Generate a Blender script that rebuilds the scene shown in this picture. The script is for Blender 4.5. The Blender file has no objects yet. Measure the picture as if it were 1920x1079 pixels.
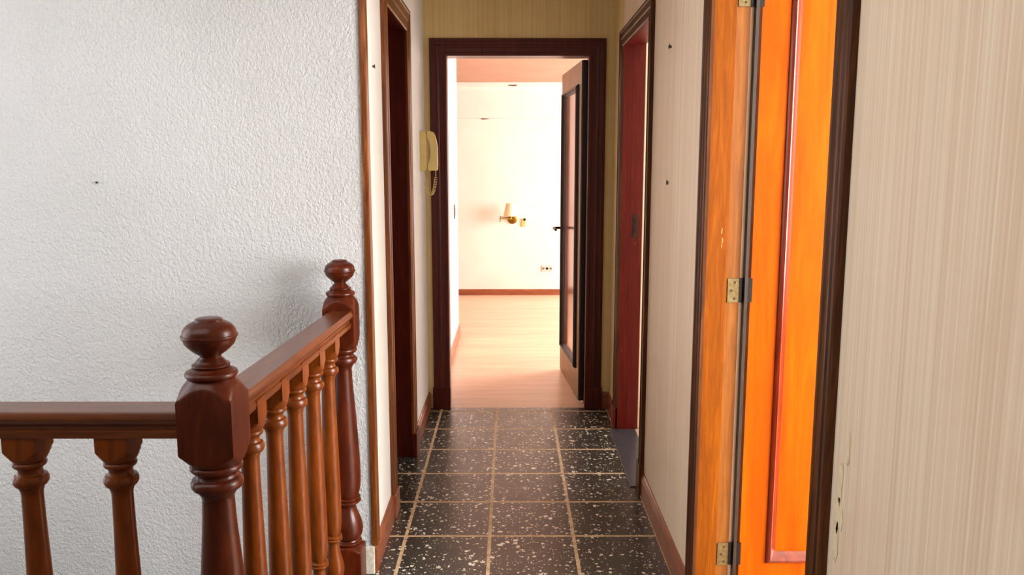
import bpy, bmesh, math, random
from mathutils import Vector, Matrix
random.seed(7)
S = bpy.context.scene
COL = S.collection
PI = math.pi

# ------------------------------------------------------------------ camera
F_PX = 1535.0
PITCH = math.atan(229.5 / F_PX)
cam_d = bpy.data.cameras.new('camera')
cam_d.sensor_fit = 'HORIZONTAL'
cam_d.sensor_width = 36.0
cam_d.lens = 36.0 * F_PX / 1920.0
cam_d.clip_start = 0.02
cam = bpy.data.objects.new('camera', cam_d)
COL.objects.link(cam)
cam.location = (0, 0, 1.40)
cam.rotation_euler = (PI / 2 - PITCH, 0, -math.atan(3 / F_PX))
S.camera = cam

# ------------------------------------------------------------------ world, lights, exposure
w = bpy.data.worlds.new('World')
S.world = w
w.use_nodes = True
w.node_tree.nodes['Background'].inputs[0].default_value = (0.75, 0.85, 1, 1)
w.node_tree.nodes['Background'].inputs[1].default_value = 0.3
S.view_settings.view_transform = 'Standard'
S.view_settings.look = 'None'
S.view_settings.exposure = 0.0
S.view_settings.gamma = 1.0
S.view_settings.use_curve_mapping = False


def area(name, loc, direction, sx, sy, power, color=(1, 1, 1), spread=180):
    d = bpy.data.lights.new(name, 'AREA')
    d.shape = 'RECTANGLE'
    d.size, d.size_y = sx, sy
    d.energy = power
    d.color = color
    d.spread = math.radians(spread)
    o = bpy.data.objects.new(name, d)
    COL.objects.link(o)
    o.location = loc
    o.rotation_euler = Vector(direction).to_track_quat('-Z', 'Y').to_euler()
    return o


# daylight of each space, plus an added side fill in the stairwell
area('stairwell_side_fill', (-2.38, 1.55, 1.35), (1, -0.1, -0.05), 1.7, 1.9, 29, (0.90, 0.94, 1.0))  # unseen source added on the left to graze the stucco and light the right wall
area('stairwell_skylight_light', (-1.3, 1.0, 2.44), (0.0, 0.25, -1), 1.8, 1.6, 23, (1.0, 0.95, 0.87))
area('near_room_window_light', (2.95, 1.2, 1.5), (-1, 0.16, -0.03), 2.2, 1.6, 330, (0.95, 0.98, 1.0))
area('side_room_window_light', (2.4, 3.7, 1.5), (-1, 0, 0), 1.2, 1.3, 40, (1.0, 0.97, 0.95))
area('far_room_window_light', (3.3, 7.3, 1.45), (-1, 0.0, -0.1), 2.4, 1.7, 300, (1.0, 0.94, 0.93))


# ------------------------------------------------------------------ node helpers / materials
def srgb(r, g, b):
    def f(c):
        c /= 255.0
        return c / 12.92 if c <= 0.04045 else ((c + 0.055) / 1.055) ** 2.4
    return (f(r), f(g), f(b), 1.0)


class NT:
    def __init__(s, name):
        s.m = bpy.data.materials.new(name)
        s.m.use_nodes = True
        s.t = s.m.node_tree
        s.b = s.t.nodes['Principled BSDF']
        s.co = s.n('ShaderNodeTexCoord').outputs['Object']

    def n(s, typ, **kw):
        nd = s.t.nodes.new(typ)
        for k, v in kw.items():
            setattr(nd, k, v)
        return nd

    def l(s, a, b):
        s.t.links.new(a, b)

    def set(s, sock, v):
        if hasattr(v, 'links') or isinstance(v, bpy.types.NodeSocket):
            s.l(v, sock)
        else:
            sock.default_value = v

    def math(s, op, a, b=0.0, c=None, clamp=False):
        nd = s.n('ShaderNodeMath', operation=op)
        nd.use_clamp = clamp
        s.set(nd.inputs[0], a)
        s.set(nd.inputs[1], b)
        if c is not None:
            s.set(nd.inputs[2], c)
        return nd.outputs[0]

    def mapping(s, scale=(1, 1, 1), loc=(0, 0, 0), rot=(0, 0, 0)):
        nd = s.n('ShaderNodeMapping')
        nd.inputs['Scale'].default_value = scale
        nd.inputs['Location'].default_value = loc
        nd.inputs['Rotation'].default_value = rot
        s.l(s.co, nd.inputs['Vector'])
        return nd.outputs[0]

    def noise(s, vec, scale, detail=3, rough=0.5, dist=0.0):
        nd = s.n('ShaderNodeTexNoise')
        s.l(vec, nd.inputs['Vector'])
        nd.inputs['Scale'].default_value = scale
        nd.inputs['Detail'].default_value = detail
        nd.inputs['Roughness'].default_value = rough
        nd.inputs['Distortion'].default_value = dist
        return nd.outputs['Fac']

    def ramp(s, fac, stops):
        nd = s.n('ShaderNodeValToRGB')
        e = nd.color_ramp.elements
        while len(e) < len(stops):
            e.new(0.5)
        for i, (p, c) in enumerate(stops):
            e[i].position = p
            e[i].color = c
        s.l(fac, nd.inputs[0])
        return nd.outputs['Color']

    def mix(s, fac, a, b):
        nd = s.n('ShaderNodeMix', data_type='RGBA')
        s.set(nd.inputs[0], fac)
        s.set(nd.inputs[6], a)
        s.set(nd.inputs[7], b)
        return nd.outputs[2]

    def bump(s, h, strength, dist):
        nd = s.n('ShaderNodeBump')
        nd.inputs['Strength'].default_value = strength
        nd.inputs['Distance'].default_value = dist
        s.l(h, nd.inputs['Height'])
        s.l(nd.outputs[0], s.b.inputs['Normal'])

    def done(s, color, rough=0.5, spec=0.5, metal=0.0, coat=0.0):
        s.set(s.b.inputs['Base Color'], color)
        s.set(s.b.inputs['Roughness'], rough)
        s.b.inputs['Specular IOR Level'].default_value = spec
        s.b.inputs['Metallic'].default_value = metal
        s.b.inputs['Coat Weight'].default_value = coat
        s.b.inputs['Coat Roughness'].default_value = 0.12
        return s.m


def wood(name, c1, c2, c3, rough=0.35, coat=0.3, stretch=(14, 14, 1.0), scale=3.0, scratches=False, spec=0.5):
    t = NT(name)
    v = t.mapping(stretch)
    n1 = t.noise(v, scale, 4, 0.6, 1.2)
    v2 = t.mapping(tuple(x * 4 for x in stretch))
    n2 = t.noise(v2, scale * 1.5, 2, 0.6)
    h = t.math('ADD', t.math('MULTIPLY', n1, 0.75), t.math('MULTIPLY', n2, 0.25))
    col = t.ramp(h, [(0.32, c1), (0.5, c2), (0.68, c3)])
    if scratches:
        vs = t.mapping((60, 60, 22), rot=(0.5, 0.35, 0.2))
        sc = t.noise(vs, 1.0, 1, 0.5, 2.0)
        k = t.math('GREATER_THAN', sc, 0.80)
        col = t.mix(t.math('MULTIPLY', k, 0.6), col, srgb(236, 190, 130))
    big = t.noise(t.co, 3.5, 2)
    r = t.math('ADD', t.math('MULTIPLY', big, 0.18), rough - 0.09)
    t.bump(n2, 0.08, 0.002)
    return t.done(col, r, spec, coat=coat)


def plain(name, col, rough=0.5, metal=0.0, vary=0.06, scale=20, coat=0.0):
    t = NT(name)
    n = t.noise(t.co, scale, 3)
    dark = tuple(c * (1 - vary) for c in col[:3]) + (1,)
    light = tuple(min(1, c * (1 + vary)) for c in col[:3]) + (1,)
    return t.done(t.ramp(n, [(0.3, dark), (0.7, light)]), rough, 0.5, metal, coat)


def m_stucco():
    t = NT('white_stucco')
    v = t.mapping((1, 1, 0.8))
    n = t.noise(v, 105, 3, 0.6, 0.5)
    n2 = t.noise(t.co, 1.4, 3)
    col = t.ramp(n2, [(0.35, srgb(188, 188, 188)), (0.65, srgb(196, 196, 197))])
    # small old speck on the plaster
    t.bump(n, 0.75, 0.012)
    return t.done(col, 0.75, 0.3)


def m_plaster(name, a, b, rough=0.7):
    t = NT(name)
    n = t.noise(t.co, 2.2, 4, 0.6)
    n2 = t.noise(t.co, 160, 2)
    t.bump(n2, 0.15, 0.002)
    return t.done(t.ramp(n, [(0.35, a), (0.65, b)]), rough, 0.3)


def m_wallpaper(name, base, light, dark, dirt):
    t = NT(name)
    sep = t.n('ShaderNodeSeparateXYZ')
    t.l(t.co, sep.inputs[0])
    u = t.math('ADD', sep.outputs[0], sep.outputs[1])
    comb = t.n('ShaderNodeCombineXYZ')
    t.l(u, comb.inputs[0])
    t.l(t.math('MULTIPLY', sep.outputs[2], 0.004), comb.inputs[1])
    v = comb.outputs[0]
    fine = t.noise(v, 170, 2, 0.5)
    broad = t.noise(v, 42, 3, 0.7)
    line = t.math('FRACT', t.math('ADD', t.math('MULTIPLY', u, 34.0), t.math('MULTIPLY', t.noise(v, 9, 1), 1.6)))
    ln = t.math('LESS_THAN', line, 0.10)
    h = t.math('ADD', t.math('MULTIPLY', fine, 0.5), t.math('MULTIPLY', broad, 0.5))
    col = t.ramp(h, [(0.36, dark), (0.5, base), (0.66, light)])
    col = t.mix(t.math('MULTIPLY', ln, 0.8), col, light)
    d1 = t.noise(t.co, 2.6, 4, 0.65, 0.8)
    df = t.math('MULTIPLY', t.math('SUBTRACT', d1, 0.52), 2.2, clamp=True)
    col = t.mix(df, col, dirt)
    t.bump(h, 0.35, 0.003)
    return t.done(col, 0.62, 0.35)


def m_terrazzo():
    t = NT('dark_terrazzo_tiles')
    sep = t.n('ShaderNodeSeparateXYZ')
    t.l(t.co, sep.inputs[0])
    wob = t.math('MULTIPLY', t.math('SUBTRACT', t.noise(t.co, 60, 2), 0.5), 0.004)

    def line(c, off, pitch, hw):
        q = t.math('DIVIDE', t.math('SUBTRACT', t.math('ADD', c, wob), off), pitch)
        fr = t.math('ABSOLUTE', t.math('SUBTRACT', q, t.math('ROUND', q)))
        return t.math('LESS_THAN', fr, hw / pitch)
    gx = line(sep.outputs[0], -0.079, 0.319, 0.0064)
    gy = line(sep.outputs[1], 2.948, 0.3205, 0.0068)
    g = t.math('MAXIMUM', gx, gy)
    # each chip of marble: a cell of its own size
    dn = t.n('ShaderNodeTexNoise')
    dn.inputs['Scale'].default_value = 45
    t.l(t.co, dn.inputs['Vector'])
    add = t.n('ShaderNodeMix', data_type='VECTOR')
    add.inputs[0].default_value = 0.018
    t.l(t.co, add.inputs[4])
    t.l(dn.outputs['Color'], add.inputs[5])
    chips = None
    for sc, th, lo in ((54, 0.42, 0.50), (110, 0.38, 0.46), (34, 0.36, 0.74)):
        vo = t.n('ShaderNodeTexVoronoi')
        vo.inputs['Scale'].default_value = sc
        t.l(add.outputs[1], vo.inputs['Vector'])
        s2 = t.n('ShaderNodeSeparateColor')
        t.l(vo.outputs['Color'], s2.inputs[0])
        size = t.math('MULTIPLY', t.math('SUBTRACT', s2.outputs[0], lo), th / (1 - lo))
        c = t.math('LESS_THAN', vo.outputs['Distance'], size)
        chips = c if chips is None else t.math('MAXIMUM', chips, c)
    tone = t.noise(t.co, 60, 2)
    base = t.ramp(t.noise(t.co, 5, 4, 0.6), [(0.3, srgb(30, 31, 28)), (0.7, srgb(54, 54, 48))])
    chipc = t.ramp(tone, [(0.35, srgb(186, 178, 158)), (0.65, srgb(246, 242, 230))])
    col = t.mix(chips, base, chipc)
    grout = t.ramp(t.noise(t.co, 30, 3), [(0.3, srgb(176, 144, 108)), (0.7, srgb(222, 196, 156))])
    col = t.mix(g, col, grout)
    rn = t.math('ADD', t.math('MULTIPLY', t.noise(t.co, 7, 4, 0.7), 0.22), 0.24)
    r = t.math('ADD', rn, t.math('MULTIPLY', g, 0.35))
    hgt = t.math('SUBTRACT', 1.0, g)
    t.bump(t.math('ADD', hgt, t.math('MULTIPLY', t.noise(t.co, 9, 3), 0.25)), 0.25, 0.003)
    return t.done(col, r, 0.9)


def m_parquet():
    t = NT('pale_wood_floor')
    sep = t.n('ShaderNodeSeparateXYZ')
    t.l(t.co, sep.inputs[0])
    v = t.mapping((1.2, 14, 1))
    n1 = t.noise(v, 2.2, 4, 0.6, 0.6)
    q = t.math('MULTIPLY', sep.outputs[1], 9.0)
    fr = t.math('FRACT', q)
    gap = t.math('LESS_THAN', fr, 0.03)
    wn = t.n('ShaderNodeTexWhiteNoise', noise_dimensions='1D')
    t.l(t.math('FLOOR', q), wn.inputs['W'])
    h = t.math('ADD', t.math('MULTIPLY', n1, 0.8), t.math('MULTIPLY', wn.outputs['Value'], 0.14))
    col = t.ramp(h, [(0.3, srgb(206, 168, 138)), (0.55, srgb(222, 188, 158)), (0.8, srgb(232, 200, 170))])
    col = t.mix(t.math('MULTIPLY', gap, 0.35), col, srgb(150, 96, 60))
    return t.done(col, 0.38, 0.5, coat=0.1)


M = {}
M['stucco'] = m_stucco()
M['cream'] = m_plaster('cream_painted_plaster', srgb(230, 226, 219), srgb(238, 235, 229))
M['paper'] = m_wallpaper('striped_wallpaper', srgb(234, 212, 186), srgb(244, 228, 206), srgb(222, 198, 172), srgb(228, 198, 168))
M['olive'] = m_wallpaper('wallpaper_yellow_light', srgb(228, 202, 144), srgb(236, 212, 156), srgb(220, 192, 134), srgb(214, 184, 124))  # cream paper with the yellow light of the corridor end put into its colour
M['ceiling'] = m_plaster('ceiling_paint', srgb(224, 216, 204), srgb(232, 224, 212))
M['far_ceiling'] = m_plaster('ceiling_paint_rosy_bounce', srgb(176, 142, 120), srgb(184, 150, 128))  # pink bounce from the floor and dimness put into the ceiling colour
M['far_wall'] = m_plaster('pale_cream_wall_paint', srgb(238, 224, 214), srgb(244, 232, 224))
M['terrazzo'] = m_terrazzo()
M['parquet'] = m_parquet()
M['pinktile'] = plain('pink_tile', srgb(205, 176, 158), 0.4)
M['stone'] = plain('grey_stone', srgb(66, 68, 74), 0.28, vary=0.2)
M['maroon'] = wood('maroon_varnished_wood', srgb(56, 12, 5), srgb(74, 17, 7), srgb(92, 27, 10), 0.34, 0.05, spec=0.35)
M['redjamb'] = wood('red_painted_wood', srgb(88, 14, 6), srgb(104, 20, 8), srgb(122, 30, 12), 0.38, 0.0, spec=0.3, scratches=True)
M['casing'] = wood('brown_varnished_trim', srgb(70, 32, 10), srgb(104, 54, 18), srgb(144, 84, 34), 0.34, 0.08, spec=0.35)
M['darkcasing'] = wood('dark_brown_trim', srgb(52, 24, 8), srgb(78, 40, 12), srgb(106, 60, 18), 0.40, 0.0, spec=0.22)
M['orange'] = wood('orange_oak', srgb(104, 50, 0), srgb(122, 62, 1), srgb(140, 75, 3), 0.40, 0.0, spec=0.12, scratches=True)
M['leaf'] = wood('bright_orange_varnished_wood', srgb(146, 62, 0), srgb(164, 72, 0), srgb(180, 84, 0), 0.40, 0.0, (9, 9, 0.8), 2.0, spec=0.06)
M['moulding'] = wood('red_brown_moulding', srgb(80, 20, 4), srgb(104, 30, 6), srgb(124, 42, 10), 0.24, 0.25, spec=0.4)
M['olivewood'] = wood('olive_brown_wood', srgb(112, 62, 12), srgb(130, 76, 16), srgb(146, 90, 24), 0.42, 0.0, spec=0.3)
M['base'] = wood('reddish_skirting_wood', srgb(112, 56, 30), srgb(136, 72, 42), srgb(158, 90, 56), 0.32, 0.3, (2, 2, 14))
M['newel'] = wood('dark_turned_wood', srgb(50, 13, 3), srgb(70, 22, 4), srgb(92, 33, 6), 0.30, 0.03, (6, 6, 1.2), spec=0.28)
M['baluster'] = wood('chestnut_turned_wood', srgb(78, 33, 4), srgb(104, 47, 6), srgb(128, 62, 9), 0.30, 0.05, (6, 6, 1.2), spec=0.28)
M['railside'] = wood('handrail_wood', srgb(72, 32, 10), srgb(94, 44, 14), srgb(114, 57, 20), 0.30, 0.15, (10, 1.2, 10))
M['railfront'] = wood('handrail_wood_front', srgb(72, 32, 10), srgb(94, 44, 14), srgb(114, 57, 20), 0.30, 0.15, (1.2, 10, 10))
M['tan'] = wood('tan_door_wood', srgb(104, 72, 34), srgb(124, 88, 44), srgb(142, 104, 56), 0.4, 0.0, spec=0.3)
M['gloss'] = wood('glossy_red_panel', srgb(110, 56, 32), srgb(132, 70, 42), srgb(150, 86, 54), 0.2, 0.8)
M['black'] = plain('black_trim_and_shade', srgb(26, 14, 10), 0.4)  # real black mouldings, also painted shade at hinge edge and door gap
M['blackmetal'] = plain('black_metal', srgb(20, 20, 22), 0.3, 0.6)
M['brass'] = plain('brass', srgb(128, 104, 38), 0.3, 1.0)
M['agedmetal'] = plain('aged_metal', srgb(110, 98, 66), 0.45, 0.7, vary=0.25, scale=120)
M['ivory'] = plain('ivory_plastic', srgb(214, 190, 120), 0.4)
M['shade'] = plain('cream_fabric', srgb(245, 226, 190), 0.8)
M['whiteplastic'] = plain('white_plastic', srgb(205, 198, 190), 0.4)
M['greyplastic'] = plain('grey_plastic', srgb(120, 118, 110), 0.5)
M['rust'] = plain('rusty_steel', srgb(70, 48, 34), 0.7, 0.3, vary=0.3, scale=300)
M['chip'] = plain('bare_plaster', srgb(110, 92, 74), 0.9, vary=0.3, scale=90)
M['glue'] = plain('yellowed_paste', srgb(232, 218, 182), 0.6, vary=0.1, scale=60)
M['roughplaster'] = plain('chipped_white_plaster', srgb(205, 198, 182), 0.85, vary=0.25, scale=70)


# ------------------------------------------------------------------ mesh helpers
def wpos(o):
    v = Vector((0, 0, 0))
    while o is not None:
        v += o.location
        o = o.parent
    return v


def obj(name, bm, mat, parent=None, smooth=False):
    me = bpy.data.meshes.new(name)
    if parent is not None:
        bmesh.ops.translate(bm, verts=bm.verts, vec=-wpos(parent))
    bmesh.ops.recalc_face_normals(bm, faces=bm.faces)
    if smooth:
        for f in bm.faces:
            f.smooth = True
        for e in bm.edges:
            if len(e.link_faces) == 2 and e.calc_face_angle(0) > math.radians(38):
                e.smooth = False
    bm.to_mesh(me)
    bm.free()
    me.materials.append(mat)
    o = bpy.data.objects.new(name, me)
    COL.objects.link(o)
    if parent is not None:
        o.parent = parent
    return o


def empty(name, loc=(0, 0, 0)):
    o = bpy.data.objects.new(name, None)
    o.empty_display_size = 0.05
    COL.objects.link(o)
    o.location = loc
    return o


def tag(o, label=None, cat=None, group=None, kind=None):
    if label:
        o['label'] = label
    if cat:
        o['category'] = cat
    if group:
        o['group'] = group
    if kind:
        o['kind'] = kind
    return o


def box(bm, x0, x1, y0, y1, z0, z1, bev=0.0):
    vs = [bm.verts.new((x, y, z)) for x in (x0, x1) for y in (y0, y1) for z in (z0, z1)]
    idx = [(0, 1, 3, 2), (4, 6, 7, 5), (0, 4, 5, 1), (2, 3, 7, 6), (0, 2, 6, 4), (1, 5, 7, 3)]
    fs = [bm.faces.new([vs[i] for i in q]) for q in idx]
    if bev > 0:
        es = list({e for f in fs for e in f.edges})
        bmesh.ops.bevel(bm, geom=es, offset=bev, segments=2, affect='EDGES', profile=0.5)


def boxes(*bs, bev=0.0):
    bm = bmesh.new()
    for b in bs:
        box(bm, *b, bev=bev)
    return bm


def sweep(profile, path, xf, closed=False):
    """profile: (across, out); path given as function across -> list of (u, z); xf(u, z, out) -> world."""
    bm = bmesh.new()
    rows = []
    for (a, v) in profile:
        rows.append([bm.verts.new(xf(u, z, v)) for (u, z) in path(a)])
    n = len(rows)
    for i in range(n):
        j = (i + 1) % n
        m = len(rows[i])
        for k in range(m if closed else m - 1):
            k2 = (k + 1) % m
            bm.faces.new((rows[i][k], rows[i][k2], rows[j][k2], rows[j][k]))
    if not closed:
        bm.faces.new([r[0] for r in rows])
        bm.faces.new([r[-1] for r in reversed(rows)])
    return bm


def casing_profile(w, t=0.018):
    return [(-0.004, 0), (-0.004, t * 0.6), (0.002, t * 0.78), (w * 0.14, t * 0.78), (w * 0.18, t * 0.62), (w * 0.42, t * 0.62),
            (w * 0.48, t * 0.8), (w * 0.58, t * 0.86), (w * 0.62, t * 0.72), (w * 0.80, t * 0.8), (w * 0.84, t), (w * 0.95, t), (w, t * 0.8), (w, 0)]


def casing(a, b, h, w, xf, t=0.018, z0=0.0):
    return sweep(casing_profile(w, t), lambda q: [(a - q, z0), (a - q, h + q), (b + q, h + q), (b + q, z0)], xf)


def lathe(profile, cx, cy, segs=48, square=None, bm=None):
    """profile: (z, r) top to bottom; square = half width of the square stock that clips the turning."""
    own = bm is None
    if own:
        bm = bmesh.new()
    rings = []
    for (z, r) in profile:
        ring = []
        for k in range(segs):
            a = 2 * PI * k / segs + PI / 4
            rr = r
            if square:
                rr = min(r, square / max(abs(math.cos(a)), abs(math.sin(a))))
            ring.append(bm.verts.new((cx + rr * math.cos(a), cy + rr * math.sin(a), z)))
        rings.append(ring)
    for i in range(len(rings) - 1):
        for k in range(segs):
            k2 = (k + 1) % segs
            bm.faces.new((rings[i][k], rings[i][k2], rings[i + 1][k2], rings[i + 1][k]))
    bm.faces.new(rings[0])
    bm.faces.new(list(reversed(rings[-1])))
    return bm


def dense(profile, step=0.004):
    out = [profile[0]]
    for (z, r) in profile[1:]:
        z0, r0 = out[-1]
        n = max(1, int(math.hypot(z - z0, r - r0) / step)) if abs(r - r0) > 1e-4 else 1
        n = min(n, 8)
        for k in range(1, n + 1):
            out.append((z0 + (z - z0) * k / n, r0 + (r - r0) * k / n))
    return out


def smoothp(pts, n=5):
    """Catmull-Rom through (z, r) points."""
    out = []
    for i in range(len(pts) - 1):
        p0 = pts[max(i - 1, 0)]; p1 = pts[i]; p2 = pts[i + 1]; p3 = pts[min(i + 2, len(pts) - 1)]
        for k in range(n):
            t = k / n
            q = []
            for c in (0, 1):
                q.append(0.5 * (2 * p1[c] + (p2[c] - p0[c]) * t + (2 * p0[c] - 5 * p1[c] + 4 * p2[c] - p3[c]) * t * t + (3 * p1[c] - p0[c] - 3 * p2[c] + p3[c]) * t ** 3))
            out.append(tuple(q))
    out.append(pts[-1])
    return out


def tube(pts, r, segs=8, bm=None):
    if bm is None:
        bm = bmesh.new()
    pts = [Vector(p) for p in pts]
    rings = []
    up = Vector((0.13, 0.27, 0.95)).normalized()
    for i, p in enumerate(pts):
        d = (pts[min(i + 1, len(pts) - 1)] - pts[max(i - 1, 0)]).normalized()
        a = d.cross(up)
        if a.length < 1e-3:
            a = d.cross(Vector((1, 0, 0)))
        a.normalize()
        b = d.cross(a)
        rings.append([bm.verts.new(p + (a * math.cos(2 * PI * k / segs) + b * math.sin(2 * PI * k / segs)) * r) for k in range(segs)])
    for i in range(len(rings) - 1):
        for k in range(segs):
            k2 = (k + 1) % segs
            bm.faces.new((rings[i][k], rings[i][k2], rings[i + 1][k2], rings[i + 1][k]))
    bm.faces.new(rings[0])
    bm.faces.new(list(reversed(rings[-1])))
    return bm


def disc(cx, cy, cz, axis, r, t, segs=28, rim=0.0, bm=None):
    """short cylinder centred at c starting at the wall and growing along axis"""
    if bm is None:
        bm = bmesh.new()
    A = Vector(axis).normalized()
    u = A.cross(Vector((0, 0, 1)))
    if u.length < 1e-3:
        u = Vector((1, 0, 0))
    u.normalize()
    v = A.cross(u)
    C = Vector((cx, cy, cz))
    prof = [(r, 0), (r, t * 0.5), (r * 0.92, t * 0.8), (r * 0.8, t), (r * 0.3, t * 1.15)]
    rings = [[bm.verts.new(C + A * h + (u * math.cos(2 * PI * k / segs) + v * math.sin(2 * PI * k / segs)) * rr) for k in range(segs)] for rr, h in prof]
    for i in range(len(rings) - 1):
        for k in range(segs):
            k2 = (k + 1) % segs
            bm.faces.new((rings[i][k], rings[i][k2], rings[i + 1][k2], rings[i + 1][k]))
    bm.faces.new(rings[0])
    bm.faces.new(list(reversed(rings[-1])))
    return bm


def prism(poly, a0, a1, xf):
    bm = bmesh.new()
    A = [bm.verts.new(xf(p[0], p[1], a0)) for p in poly]
    B = [bm.verts.new(xf(p[0], p[1], a1)) for p in poly]
    n = len(poly)
    bm.faces.new(A)
    bm.faces.new(list(reversed(B)))
    for i in range(n):
        j = (i + 1) % n
        bm.faces.new((A[i], B[i], B[j], A[j]))
    return bm


# ------------------------------------------------------------------ setting
H = 2.50           # corridor ceiling
XL, XR = -0.475, 0.57
YE = 4.61          # end wall face
YS = 2.66          # stairwell wall face
ZB = -1.8          # lower floor of the stairwell


def struct(name, bm, mat, label, cat, parent=None):
    o = obj(name, bm, mat, parent)
    tag(o, label, cat, None, 'structure')
    return o


# floors
struct('floor', boxes((-2.45, 0.69, -1.6, 1.565, -0.22, 0.0), (-0.63, 0.60, 1.565, 2.715, -0.22, 0.0), (-0.63, 0.69, 2.715, 3.40, -0.22, 0.0),
                      (-0.63, 0.57, 3.40, 4.24, -0.22, 0.0), (-0.63, 0.69, 4.24, 4.62, -0.22, 0.0)), M['terrazzo'],
       'dark terrazzo tile floor with white chips and tan grout in the corridor', 'floor')
struct('floor', boxes((-3.2, 3.4, 4.62, 8.98, -0.22, -0.001)), M['parquet'], 'pale wood floor of the bright room at the end', 'floor')
struct('floor', boxes((0.60, 3.1, 1.565, 2.715, -0.22, -0.001), (0.69, 3.1, -0.6, 1.565, -0.22, -0.001)), M['parquet'], 'floor of the room behind the orange door', 'floor')
struct('floor', boxes((0.57, 2.55, 3.402, 4.238, -0.22, -0.001), (0.69, 2.55, 2.722, 3.402, -0.22, -0.001), (0.69, 2.55, 4.238, 4.615, -0.22, -0.001)), M['pinktile'], 'pinkish tile floor seen through the slit of the right doorway', 'floor')
struct('floor', boxes((-2.45, -0.3, 1.2, 2.9, ZB - 0.1, ZB)), M['terrazzo'], 'lower stair landing floor', 'floor')

# stucco wall of the stairwell
struct('wall_stairwell', boxes((-2.45, XL, YS, YS + 0.04, ZB, H)), M['stucco'], 'white rough stucco wall behind the balustrade', 'wall')
struct('wall_left', boxes((-0.625, XL, 2.70, 3.18, 0, H), (-0.625, XL, 3.82, YE, 0, H), (-0.625, XL, 3.18, 3.82, 2.02, H)), M['cream'],
       'cream corridor wall on the left with a dark doorway', 'wall')
WR = 0.685
struct('wall_right', boxes((XR, WR, -1.6, 1.44, 0, H), (XR, WR, 2.39, 3.40, 0, H), 
                           (XR, WR, 1.44, 2.39, 2.02, H), (XR, WR, 3.40, 4.24, 2.02, H)), M['paper'],
       'right corridor wall in beige striped wallpaper', 'wall')
struct('wall_end', boxes((XR, WR, 4.24, YE, 0, H), (-0.625, -0.373, YE, 4.74, 0, H), (0.454, WR, YE, 4.74, 0, H), (-0.373, 0.454, YE, 4.74, 2.014, H)), M['olive'],
       'cream end wall around the far doorway, yellow light put into its colour', 'wall')
struct('wall_landing', boxes((-2.55, -2.45, -1.6, YS + 0.04, ZB, H), (-2.45, 0.69, -1.7, -1.6, 0, H), (-2.45, -0.3, 1.2, 1.25, ZB, -0.22), (-0.62, -0.58, 1.25, 2.66, ZB, -0.22)), M['cream'],
       'plain walls around the stair landing', 'wall')
struct('ceiling', boxes((-2.55, 0.69, -1.7, YE + 0.13, H, H + 0.1)), M['ceiling'], 'pale ceiling over landing and corridor', 'ceiling')

# room behind the orange door
struct('wall_side_room', boxes((3.1, 3.2, -0.7, 2.82, 0, H), (0.69, 3.1, -0.7, -0.6, 0, H), (WR + 0.002, 3.1, 2.715, 2.72, 0, H)), M['cream'], 'cream walls of the room behind the orange door', 'wall')
struct('ceiling', boxes((0.69, 3.2, -0.7, 2.82, H, H + 0.1)), M['ceiling'], 'ceiling of the room behind the orange door', 'ceiling')
# room behind the right doorway further on
struct('wall_small_room', boxes((2.55, 2.65, 2.72, 4.74, 0, H), (WR, 2.55, 4.615, 4.74, 0, H)), M['far_wall'], 'white wall seen through the narrow gap of the right doorway', 'wall')
struct('ceiling', boxes((0.69, 2.65, 2.82, 4.74, H, H + 0.1)), M['ceiling'], 'ceiling of the small room on the right', 'ceiling')

# far room
HC = 2.262
YB = 8.83
struct('wall_back', boxes((-3.2, 3.4, YB, YB + 0.15, 0, HC + 0.1)), M['far_wall'], 'bright cream back wall of the far room', 'wall')
struct('wall_passage', boxes((-0.58, -0.43, 4.74, 6.70, 0, HC)), M['far_wall'], 'short white wall just inside the far doorway on the left', 'wall')
struct('wall_far_room', boxes((3.4, 3.5, 4.62, 8.98, 0, HC + 0.1), (-3.3, -3.2, 4.74, 8.98, 0, HC + 0.1), (-3.2, -0.58, 6.58, 6.70, 0, HC), (WR, 3.4, 4.741, 4.80, 0, HC)), M['far_wall'],
       'side walls of the far room', 'wall')
struct('ceiling', boxes((-3.3, 3.5, 4.741, 8.98, HC, HC + 0.1)), M['far_ceiling'], 'low ceiling of the far room, rosy floor bounce put into its colour', 'ceiling')
# cornice and wall seam
struct('trim_1', boxes((-3.2, 3.4, YB - 0.03, YB, HC - 0.05, HC), bev=0.004), M['far_wall'], 'cream cornice along the top of the back wall', 'cornice')
struct('trim_2', boxes((-3.2, 3.4, YB - 0.006, YB, 1.878, 1.888)), M['far_wall'], 'thin horizontal seam strip high on the back wall', 'trim')


def baseboard_y(x, s, y0, y1, h=0.10, t=0.014):
    """board along Y on a wall face at x; s=+1 grows toward +x"""
    prof = [(0, 0), (t, 0), (t, h * 0.78), (t * 0.75, h * 0.86), (t * 0.55, h * 0.95), (t * 0.3, h), (0, h)]
    return prism(prof, y0, y1, lambda p, q, a: (x + s * p, a, q))


def baseboard_x(y, x0, x1, h=0.10, t=0.014):
    prof = [(0, 0), (t, 0), (t, h * 0.78), (t * 0.75, h * 0.86), (t * 0.55, h * 0.95), (t * 0.3, h), (0, h)]
    return prism(prof, x0, x1, lambda p, q, a: (a, y - p, q))


def bb(name, bm, label):
    struct(name, bm, M['base'], label, 'baseboard')


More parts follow.
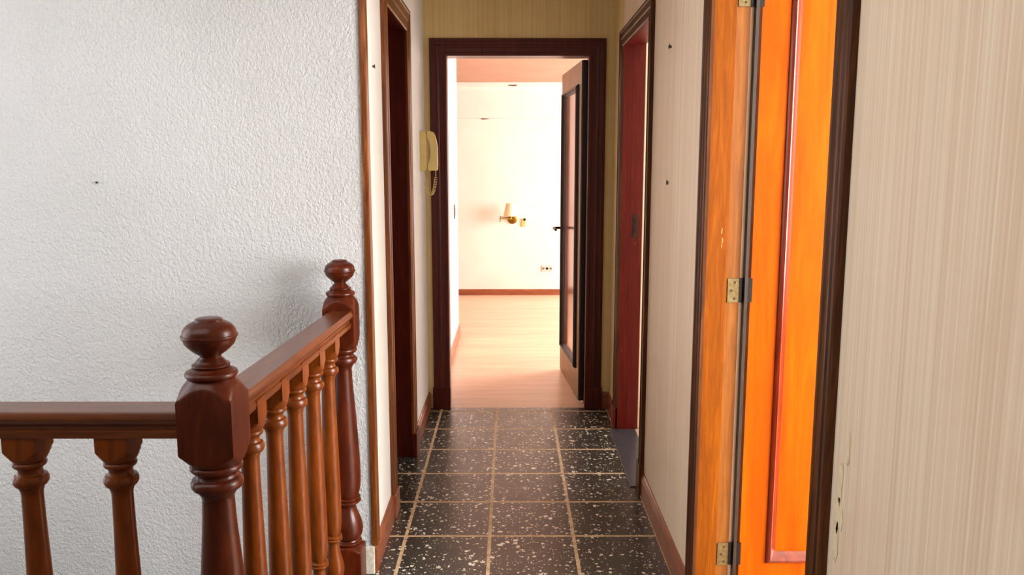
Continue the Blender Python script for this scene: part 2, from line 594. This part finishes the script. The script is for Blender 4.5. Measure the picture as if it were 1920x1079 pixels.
bb('baseboard_left', baseboard_y(XL, 1, 2.665, 3.105), 'short reddish baseboard at the left corner by the stairs')
bb('baseboard_left', baseboard_y(XL, 1, 3.94, YE), 'reddish baseboard left, under the intercom')
bb('baseboard_right', baseboard_y(XR, -1, 2.47, 3.335), 'reddish baseboard along the right wallpapered wall')
bb('baseboard_right', baseboard_y(XR, -1, 4.425, YE), 'short baseboard right of the end doorway')
bb('baseboard_near', baseboard_y(XR, -1, -1.5, 1.385), 'baseboard under the near striped wall')
bb('baseboard_end', baseboard_x(YE, 0.525, XR - 0.014), 'tiny baseboard piece on the end wall beside the casing')
bb('baseboard_back', baseboard_x(YB, -3.2, 3.4, 0.062), 'orange brown baseboard of the far back wall')
bb('baseboard_passage', baseboard_y(-0.43, 1, 4.76, 6.70, 0.09), 'reddish baseboard on the short wall inside the far room')

# corner strip between the stucco and the corridor
struct('trim_3', boxes((XL - 0.002, XL + 0.02, YS - 0.006, YS + 0.04, 0.105, H), bev=0.003), M['casing'],
       'thin brown corner strip between stucco wall and corridor', 'corner trim')
struct('trim_4', boxes((XL - 0.03, XL + 0.006, YS - 0.006, YS + 0.004, 0.0, 0.10), bev=0.002), M['roughplaster'],
       'chipped white plaster foot below the brown corner strip', 'plaster')

# worn marks belonging to the walls
def blob(name, mat, centre, ru, rv, plane, parent, seed, off=0.0012, n=14):
    rnd = random.Random(seed)
    pts = []
    for k in range(n):
        a = 2 * PI * k / n
        q = 0.65 + 0.5 * rnd.random()
        pts.append((ru * q * math.cos(a), rv * q * math.sin(a)))
    cx, cy, cz = centre
    if plane == 'back':
        xf = lambda p, q, a: (cx + p, cy - a, cz + q)
    elif plane == 'right':
        xf = lambda p, q, a: (cx - a, cy + p, cz + q)
    else:
        xf = lambda p, q, a: (cx + a, cy + p, cz + q)
    return obj(name, prism(pts, -0.001, off, xf), mat, parent)


wall_back = bpy.data.objects['wall_back']
cornice = bpy.data.objects['trim_1']
blob('plaster_chip', M['chip'], (-0.275, YB - 0.006, 1.884), 0.045, 0.008, 'back', wall_back, 2)
blob('plaster_chip', M['chip'], (0.034, YB - 0.031, 2.228), 0.055, 0.011, 'back', cornice, 4)
wr = bpy.data.objects['wall_right']
wl = bpy.data.objects['wall_left']
for (y_, z_, a_, b_) in ((1.345, 0.86, 0.008, 0.045), (1.346, 0.80, 0.016, 0.035), (1.350, 0.745, 0.010, 0.04), (1.322, 0.925, 0.005, 0.03)):
    blob('torn_paper_patch', M['glue'], (XR, y_, z_), a_, b_, 'right', wr, int(z_ * 100), 0.0012, 18)

# ------------------------------------------------------------------ doorways
XFL = lambda u, z, v: (XL + v, u, z)
XFR = lambda u, z, v: (XR - v, u, z)
XFE = lambda u, z, v: (u, YE - v, z)


def leaf_parts(parent, wdt, hgt, thk, xf, m_frame, m_mould, m_panel, stile=0.085, zb=0.17, zt=None, front_only=False, mw=0.032, mp=1.0):
    """leaf local frame: u from hinge edge, d depth from visible face (positive = behind), z"""
    zt = zt or hgt - 0.13
    z0 = 0.008
    bm = bmesh.new()

    def bx(u0, u1, z_0, z_1, d0, d1, bm=bm):
        vs = [bm.verts.new(xf(u, d, z)) for u in (u0, u1) for d in (d0, d1) for z in (z_0, z_1)]
        for q in [(0, 1, 3, 2), (4, 6, 7, 5), (0, 4, 5, 1), (2, 3, 7, 6), (0, 2, 6, 4), (1, 5, 7, 3)]:
            bm.faces.new([vs[i] for i in q])
    bx(0, stile, z0, hgt, 0, thk)
    bx(wdt - stile, wdt, z0, hgt, 0, thk)
    bx(stile, wdt - stile, z0, zb, 0, thk)
    bx(stile, wdt - stile, zt, hgt, 0, thk)
    leaf = obj('door_leaf', bm, m_frame, parent)
    bm = bmesh.new()
    bx(stile - 0.01, wdt - stile + 0.01, zb - 0.01, zt + 0.01, 0.010, thk - 0.010, bm)
    obj('door_panel', bm, m_panel, leaf)
    prof = [(-0.002, 0.0), (0.0, -0.006 * mp), (0.004, -0.010 * mp), (0.011, -0.013 * mp), (0.014, -0.0115 * mp), (0.020, -0.004), (0.024, 0.001), (mw, 0.0085), (mw, 0.012), (-0.002, 0.004)]

    def path(q):
        return [(stile + q, zb + q), (stile + q, zt - q), (wdt - stile - q, zt - q), (wdt - stile - q, zb + q)]
    for side in ((0,) if front_only else (0, 1)):
        f = (lambda u, z, v: xf(u, v, z)) if side == 0 else (lambda u, z, v: xf(u, thk - v, z))
        obj('panel_moulding', sweep(prof, path, f, True), m_mould, leaf)
    return leaf


# --- door_1: doorway at the end of the corridor, leaf swung into the far room
A1, B1, H1 = -0.353, 0.434, 1.994
d1 = tag(empty('door_1', (0.04, 4.675, 0)), 'doorway at the corridor end in dark maroon wood, leaf swung open into the bright room', 'door', None, 'structure')
obj('casing', casing(A1, B1, H1, 0.089, XFE), M['maroon'], d1)
obj('jamb', boxes((A1 - 0.02, A1, YE, 4.75, 0, H1 + 0.02), (B1, B1 + 0.02, YE, 4.75, 0, H1 + 0.02), (A1, B1, YE, 4.75, H1, H1 + 0.02)), M['maroon'], d1)
for s_, x0_, x1_ in ((0, A1 - 0.094, A1 + 0.006), (1, B1 - 0.006, B1 + 0.094)):
    obj('plinth_block', boxes((x0_, x1_, YE - 0.024, YE - 0.001, 0, 0.13), bev=0.002), M['maroon'], d1)
hp = Vector((0.425, 4.745, 0))
dv = Vector((-0.062, 0.79, 0)).normalized()
nv = Vector((dv.y, -dv.x, 0))       # points away from opening (+x)
base1 = hp + nv * -0.022


def xf1(u, d, z):
    p = base1 + dv * u + nv * d
    return (p.x, p.y, z)


leaf1 = leaf_parts(d1, 0.785, 1.985, 0.036, xf1, M['tan'], M['black'], M['gloss'], 0.088, 0.185, 1.86, mp=1.5)
obj('hinge_edge_shade', boxes((0.408, 0.432, 4.728, 4.744, 0.01, 1.985)), M['black'], leaf1)  # black strip painted for the shade on the hinge edge
hc = base1 + dv * 0.735
hb = disc(hc.x, hc.y, 0.985, -nv, 0.022, 0.008)
p0 = Vector((hc.x, hc.y, 0.985))
tube([p0, p0 - nv * 0.05, p0 - nv * 0.058 - dv * 0.008, p0 - nv * 0.06 - dv * 0.05, p0 - nv * 0.055 - dv * 0.10 + Vector((0, 0, -0.005))], 0.0085, 10, hb)
obj('door_handle', hb, M['blackmetal'], leaf1, True)

# --- door_2: left doorway, deep jamb backed by an added unseen leaf
A2, B2, H2 = 3.20, 3.80, 2.00
d2 = tag(empty('door_2', (XL - 0.06, 3.5, 0)), 'left doorway with moulded brown casing and deep dark red jamb', 'door', None, 'structure')
obj('casing', casing(A2, B2, H2, 0.10, XFL, 0.017), M['casing'], d2)
obj('jamb', boxes((-0.64, XL + 0.006, A2 - 0.02, A2, 0, H2 + 0.02), (-0.64, XL + 0.006, B2, B2 + 0.02, 0, H2 + 0.02), (-0.64, XL + 0.006, A2, B2, H2, H2 + 0.02)), M['maroon'], d2)
obj('plinth_block', boxes((XL, XL + 0.024, B2 - 0.005, B2 + 0.125, 0, 0.12), bev=0.002), M['maroon'], d2)
obj('plinth_block', boxes((XL, XL + 0.021, A2 - 0.105, A2 + 0.003, 0, 0.10), bev=0.002), M['base'], d2)
leaf_parts(d2, 0.598, 1.995, 0.036, lambda u, d, z: (-0.60 - d, A2 + 0.001 + u, z), M['maroon'], M['maroon'], M['maroon'], 0.10)  # hidden closed leaf, added to stop light leaking through the opening

# --- door_3: right doorway opening on a light-filled small room
A3, B3, H3 = 3.42, 4.22, 1.99
d3 = tag(empty('door_3', (XR + 0.06, 3.82, 0)), 'right doorway beyond the wallpapered pier, red jamb with a bright gap beside it', 'door', None, 'structure')
obj('casing', casing(A3, B3, H3, 0.08 * 1.0, XFR, 0.017), M['darkcasing'], d3)
obj('jamb', boxes((XR - 0.004, XR + 0.045, A3 - 0.02, A3, 0, H3 + 0.02), (XR - 0.004, XR + 0.045, B3, B3 + 0.02, 0, H3 + 0.02), (XR - 0.004, XR + 0.045, A3, B3, H3, H3 + 0.02),
                  (XR + 0.045, XR + 0.11, A3 - 0.02, A3 - 0.012, 0, H3 + 0.02), (XR + 0.047, XR + 0.11, B3 + 0.010, B3 + 0.02, 0, H3 + 0.02), (XR + 0.045, XR + 0.11, A3, B3, H3 + 0.01, H3 + 0.02)), M['redjamb'], d3)
obj('plinth_block', boxes((XR - 0.024, XR, B3 - 0.004, B3 + 0.09, 0, 0.12), bev=0.002), M['redjamb'], d3)
obj('plinth_block', boxes((XR - 0.022, XR, A3 - 0.086, A3 + 0.003, 0, 0.13), bev=0.002), M['darkcasing'], d3)
sp = obj('strike_plate', boxes((XR + 0.062, XR + 0.086, B3 + 0.007, B3 + 0.0105, 1.03, 1.15), bev=0.001), M['rust'], d3)
obj('latch_hole', boxes((XR + 0.068, XR + 0.080, B3 + 0.0045, B3 + 0.0075, 1.05, 1.085), (XR + 0.068, XR + 0.080, B3 + 0.0045, B3 + 0.0075, 1.10, 1.13)), M['black'], sp)
thr = tag(obj('door_threshold', boxes((0.527, 0.665, A3 + 0.003, B3 - 0.006, 0.0, 0.006), bev=0.002), M['stone']), 'smooth grey stone threshold in the right doorway', 'threshold', None, 'structure')

# --- door_4: near doorway with the orange leaf
A4, B4, H4 = 1.455, 2.37, 2.00
d4 = tag(empty('door_4', (XR + 0.06, 1.9, 0)), 'near right doorway with orange wooden door standing open', 'door', None, 'structure')
obj('casing', casing(A4, B4, H4, 0.072, XFR, 0.016), M['darkcasing'], d4)
obj('jamb', boxes((XR - 0.006, XR + 0.062, A4 - 0.02, A4, 0, H4 + 0.02), (XR - 0.006, XR + 0.062, B4, B4 + 0.02, 0, H4 + 0.02), (XR - 0.006, XR + 0.062, A4, B4, H4, H4 + 0.02)), M['orange'], d4)
obj('jamb_rebate', boxes((XR + 0.062, XR + 0.104, A4 - 0.02, A4 - 0.012, 0, H4 + 0.02), (XR + 0.062, XR + 0.104, B4 + 0.012, B4 + 0.02, 0, H4 + 0.02), (XR + 0.062, XR + 0.104, A4, B4, H4 + 0.012, H4 + 0.02)), M['olivewood'], d4)
obj('inner_casing', casing(A4, B4, H4, 0.07, lambda u, z, v: (WR + v, u, z), 0.014), M['black'], d4)  # black stands for the shade in the gap beside the leaf
leaf4 = leaf_parts(d4, 0.86, 1.99, 0.036, lambda u, d, z: (0.713 + u, 2.402 + d, z), M['leaf'], M['moulding'], M['leaf'], 0.083, 0.172, 1.93)
for zc in (0.21, 1.035, 1.875):
    hg = obj('hinge', boxes((0.638, 0.672, B4 + 0.0085, B4 + 0.0125, zc - 0.036, zc + 0.036), bev=0.001), M['agedmetal'], d4)
    hbm = lathe([(zc + 0.04, 0.005), (zc + 0.038, 0.007), (zc - 0.038, 0.007), (zc - 0.04, 0.005)], 0.690, B4 + 0.012, 12)
    box(hbm, 0.672, 0.712, B4 + 0.012, B4 + 0.015, zc - 0.036, zc + 0.036)
    obj('hinge_pin', hbm, M['blackmetal'], hg)
    sb = bmesh.new()
    for dz, dx in ((-0.024, 0.004), (0.0, -0.005), (0.024, 0.004)):
        disc(0.655 + dx, B4 + 0.0088, zc + dz, (0, -1, 0), 0.0038, 0.0012, 12, bm=sb)
    obj('screw', sb, M['rust'], hg)

# ------------------------------------------------------------------ balustrade
rail = tag(empty('stair_balustrade', (-0.565, 1.51, 0)), 'turned dark wooden balustrade with ball finials guarding the stairwell', 'balustrade')

BODY = smoothp([(0.755, 0.0300), (0.70, 0.0325), (0.60, 0.0400), (0.50, 0.0460), (0.42, 0.0495), (0.365, 0.0485), (0.335, 0.043), (0.326, 0.038)], 4)
VASE = smoothp([(0.298, 0.0335), (0.288, 0.0310), (0.270, 0.0360), (0.245, 0.0460), (0.215, 0.0525), (0.192, 0.0490), (0.178, 0.0390)], 4)


def torus(z, r0, h, r1, n=5):
    """bead between z+h/2 and z-h/2"""
    return [(z + h / 2 * math.cos(PI * k / n), r0 + (r1 - r0) * math.sin(PI * k / n)) for k in range(n + 1)]


NEWEL = (dense([(0.992, 0.040), (0.985, 0.046), (0.953, 0.0735)], 0.003) + [(0.900, 0.0735)] + dense([(0.852, 0.0735), (0.823, 0.046)], 0.003)
         + torus(0.816, 0.041, 0.016, 0.0495) + [(0.806, 0.040), (0.801, 0.0375), (0.796, 0.039)] + torus(0.783, 0.040, 0.024, 0.0490)
         + [(0.770, 0.0395), (0.766, 0.0365), (0.760, 0.0325)] + BODY
         + torus(0.320, 0.040, 0.010, 0.0465) + torus(0.309, 0.040, 0.012, 0.0485) + VASE
         + torus(0.168, 0.041, 0.012, 0.048) + dense([(0.160, 0.048), (0.140, 0.0735)], 0.003) + [(0.0, 0.0735)])
FINIAL = ([(1.1055, 0.004), (1.1052, 0.020), (1.1030, 0.0245), (1.0995, 0.0262), (1.0985, 0.0290), ]
          + smoothp([(1.0975, 0.0310), (1.092, 0.0405), (1.083, 0.0475), (1.0745, 0.0492)], 4)
          + [(1.0735, 0.0512), (1.0705, 0.0516), (1.0680, 0.0505)]
          + smoothp([(1.0665, 0.0488), (1.056, 0.0448), (1.045, 0.0345), (1.0365, 0.0235)], 4)
          + [(1.0345, 0.0200), (1.0315, 0.0190), (1.0290, 0.0205)] + dense([(1.0270, 0.0235), (1.0185, 0.0300)])
          + torus(1.0150, 0.0315, 0.006, 0.0350) + dense([(1.0115, 0.0340), (1.0060, 0.0400)]) + torus(0.9985, 0.0430, 0.013, 0.0485) + [(0.9915, 0.044), (0.986, 0.040)])


def newel(cx, cy, dz=0.0, k=1.0):
    nb = [(z + (dz if z > 0.2 else 0), r * k) for z, r in NEWEL]
    n = obj('newel_post', lathe(nb, cx, cy, 56, 0.0515 * k), M['newel'], rail, True)
    obj('ball_finial', lathe([(z + dz, r * k) for z, r in FINIAL], cx, cy, 56), M['newel'], n, True)
    return n


NX, NY = -0.566, 1.51
FX, FY = -0.530, 2.565
newel(NX, NY, 0.012)
newel(FX - 0.009, FY, 0.0, 0.95)

BB = smoothp([(0.770, 0.0195), (0.70, 0.0205), (0.60, 0.0230), (0.48, 0.0258), (0.38, 0.0268), (0.325, 0.0255), (0.300, 0.0220), (0.293, 0.019)], 4)
BV = smoothp([(0.268, 0.0175), (0.258, 0.0168), (0.235, 0.0200), (0.205, 0.0270), (0.182, 0.0300), (0.160, 0.0270), (0.148, 0.0210)], 4)
BAL = ([(0.912, 0.0445)] + [(0.868, 0.0445)] + dense([(0.866, 0.0445), (0.842, 0.0285)], 0.003)
       + torus(0.836, 0.0255, 0.012, 0.0305) + [(0.828, 0.0235), (0.822, 0.0215), (0.817, 0.0225)] + torus(0.803, 0.0235, 0.024, 0.0320)
       + [(0.790, 0.0235), (0.784, 0.0215), (0.778, 0.0198)] + BB
       + torus(0.287, 0.0215, 0.009, 0.0265) + torus(0.278, 0.0215, 0.010, 0.0275) + BV
       + torus(0.140, 0.0235, 0.010, 0.0290) + dense([(0.133, 0.0290), (0.118, 0.0445)], 0.003) + [(0.0, 0.0445)])
bal0 = obj('baluster', lathe(BAL, 0, 0, 40, 0.0312), M['baluster'], None, True)
bal0.parent = rail
spots = []
for i in range(5):
    y = 1.688 + 0.1645 * i
    spots.append((NX + (FX - NX) * (y - NY) / (FY - NY), y))
for i in range(5):
    spots.append((NX - 0.182 - 0.1735 * i, NY - 0.006))
for i, (x, y) in enumerate(spots):
    b = bal0 if i == 0 else bal0.copy()
    if i:
        COL.objects.link(b)
    b.location = (x + 0.565, y - 1.51, 0)

# handrail: moulded section (half width across, height)
RZ = 0.949

HR = [(-0.030, -0.046), (0.030, -0.046), (0.032, -0.038), (0.0325, -0.034), (0.027, -0.031), (0.027, -0.026), (0.031, -0.022), (0.037, -0.017), (0.0385, -0.011), (0.0365, -0.004), (0.033, 0.0),
      (-0.033, 0.0), (-0.0365, -0.004), (-0.0385, -0.011), (-0.037, -0.017), (-0.031, -0.022), (-0.027, -0.026), (-0.027, -0.031), (-0.0325, -0.034), (-0.032, -0.038)]
p0 = Vector((NX, NY + 0.045, 0)); p1 = Vector((FX, FY - 0.045, 0))
dd = (p1 - p0); L = dd.length; dd.normalize(); nn = Vector((dd.y, -dd.x, 0))


def xfr(p, q, a):
    v = p0 + dd * a + nn * p
    return (v.x, v.y, RZ + q * 1.18)


obj('handrail', prism(HR, 0, L, xfr), M['railside'], rail, True)
obj('handrail', prism(HR, -2.44, NX - 0.045, lambda p, q, a: (a, NY - 0.010 - p, RZ - 0.001 + q * 1.15)), M['railfront'], rail, True)

# ------------------------------------------------------------------ intercom handset on the left wall
PY0, PY1 = 4.355, 4.44
ph = tag(empty('intercom_phone', (XL, 4.40, 1.36)), 'ivory intercom handset with coiled cord on the left wall beside the end doorway', 'intercom')
bs = prism([(0, 1.372), (0.030, 1.372), (0.036, 1.382), (0.036, 1.560), (0.028, 1.576), (0, 1.576)], PY0 - 0.005, PY1, lambda p, q, a: (XL + p, a, q))
bmesh.ops.bevel(bs, geom=bs.edges[:], offset=0.002, segments=2, affect='EDGES')
obj('phone_base', bs, M['ivory'], ph)
hs = prism([(0.037, 1.572), (0.052, 1.578), (0.070, 1.572), (0.082, 1.545), (0.090, 1.50), (0.091, 1.40), (0.088, 1.372), (0.040, 1.370), (0.038, 1.405), (0.052, 1.42), (0.056, 1.46), (0.055, 1.50), (0.050, 1.53), (0.038, 1.54)],
           PY0 + 0.002, PY0 + 0.052, lambda p, q, a: (XL + p, a, q))
bmesh.ops.bevel(hs, geom=hs.edges[:], offset=0.003, segments=2, affect='EDGES')
obj('handset', hs, M['ivory'], ph)
pts = []
A = Vector((XL + 0.080, PY0 + 0.02, 1.372))
B_ = Vector((XL + 0.048, PY0 + 0.01, 1.20))
Cc = Vector((XL + 0.022, PY0 + 0.02, 1.372))


def bez(t):
    m1 = Vector((XL + 0.085, PY0 + 0.01, 1.30))
    m2 = B_ + Vector((0.012, 0, -0.02))
    m3 = Vector((XL + 0.030, PY0 + 0.01, 1.23))
    P = [A, m1, m2, m3, Cc]
    while len(P) > 1:
        P = [P[i].lerp(P[i + 1], t) for i in range(len(P) - 1)]
    return P[0]


NT_ = 34
for k in range(NT_ * 10 + 1):
    t = k / (NT_ * 10)
    c = bez(t)
    a = 2 * PI * k / 10
    rr = 0.0075 if 0.12 < t < 0.88 else 0.0015
    pts.append((c.x + rr * math.cos(a), c.y + rr * math.sin(a), c.z + 0.3 * rr * math.sin(a)))
obj('coiled_cord', tube(pts, 0.0017, 6), M['ivory'], ph, True)

# ------------------------------------------------------------------ far room fittings
lm = tag(empty('wall_lamp', (0.02, YB, 0.83)), 'brass swing-arm wall lamp with cream cone shade on the far wall', 'wall lamp')
obj('backplate', disc(0.022, YB, 0.824, (0, -1, 0), 0.05, 0.02, 32), M['brass'], lm, True)
arm = tube([(0.022, YB - 0.015, 0.826), (0.022, YB - 0.075, 0.826), (0.018, YB - 0.082, 0.832), (-0.105, YB - 0.115, 0.838), (-0.112, YB - 0.117, 0.838)], 0.006, 10)
tube([(-0.108, YB - 0.116, 0.862), (-0.108, YB - 0.116, 0.805)], 0.006, 10, arm)
tube([(-0.108, YB - 0.116, 0.855), (-0.02, YB - 0.15, 0.852), (0.006, YB - 0.155, 0.852)], 0.006, 10, arm)
tube([(0.006, YB - 0.155, 0.845), (0.006, YB - 0.155, 0.90)], 0.010, 12, arm)
obj('swing_arm', arm, M['brass'], lm, True)
sh = bmesh.new()
prev = None
prof = [(0.868, 0.082), (0.995, 0.052), (1.004, 0.050), (1.004, 0.047), (0.995, 0.049), (0.868, 0.079)]
rings = [[sh.verts.new((0.006 + r * math.cos(2 * PI * k / 36), YB - 0.155 + r * math.sin(2 * PI * k / 36), z)) for k in range(36)] for z, r in prof]
for i in range(len(rings)):
    j = (i + 1) % len(rings)
    for k in range(36):
        k2 = (k + 1) % 36
        sh.faces.new((rings[i][k], rings[i][k2], rings[j][k2], rings[j][k]))
obj('lamp_shade', sh, M['shade'], lm, True)
obj('bulb', lathe([(0.985, 0.004), (0.978, 0.018), (0.955, 0.026), (0.93, 0.022), (0.905, 0.012), (0.895, 0.012)], 0.006, YB - 0.155, 20), M['whiteplastic'], lm, True)

sw = tag(empty('wall_switch', (0.15, YB, 0.76)), 'small ivory switch with a dark button just right of the wall lamp', 'switch')
obj('switch_plate', boxes((0.118, 0.165, YB - 0.012, YB, 0.742, 0.832), bev=0.003), M['ivory'], sw)
obj('button', disc(0.153, YB - 0.011, 0.822, (0, -1, 0), 0.014, 0.010, 20), M['blackmetal'], sw, True)

ot = tag(empty('power_outlet', (0.40, YB, 0.29)), 'white triple power outlet low on the far wall near the open door', 'outlet')
pl = obj('outlet_plate', boxes((0.338, 0.458, YB - 0.008, YB, 0.255, 0.325), bev=0.003), M['whiteplastic'], ot)
for k, x_ in enumerate((0.358, 0.398, 0.438)):
    q = bmesh.new()
    disc(x_, YB - 0.008, 0.29, (0, -1, 0), 0.014, 0.002, 20, bm=q)
    obj('socket', q, M['greyplastic'] if k != 1 else M['blackmetal'], ot, True)

ls = tag(empty('light_switch', (-0.43, 6.25, 1.05)), 'narrow grey light switch on the short white wall inside the far doorway', 'switch')
obj('switch_plate', boxes((-0.43, -0.421, 6.215, 6.285, 0.995, 1.105), bev=0.002), M['greyplastic'], ls)
obj('rocker', boxes((-0.4215, -0.417, 6.235, 6.265, 1.02, 1.08), bev=0.001), M['whiteplastic'], ls)

# ------------------------------------------------------------------ nails and wall plugs left in the walls
def nail(name, p, axis, r, ln, label, mat='rust'):
    A_ = Vector(axis).normalized()
    P = Vector(p)
    bm = tube([P - A_ * 0.003, P + A_ * ln], r * 0.55, 8)
    tube([P + A_ * ln, P + A_ * (ln + 0.002)], r, 10, bm)
    bmesh.ops.translate(bm, verts=bm.verts, vec=-P)
    o = obj(name, bm, M[mat], None, True)
    o.location = P
    tag(o, label, 'nail')


nail('picture_nail', (XR, 2.99, 1.815), (-1, -0.1, 0.1), 0.008, 0.007, 'upper small rusty nail in the right wallpapered wall')
nail('wall_plug', (XR, 2.985, 1.338), (-1, 0, 0), 0.009, 0.003, 'lower small dark wall plug in the right wallpapered wall')
nail('picture_nail', (XL, 2.905, 1.737), (1, 0, 0), 0.007, 0.006, 'small nail in the cream strip of wall left of the dark doorway')
nail('picture_nail', (-1.33, YS, 1.345), (0, -1, 0), 0.004, 0.004, 'tiny nail head alone on the white stucco wall')
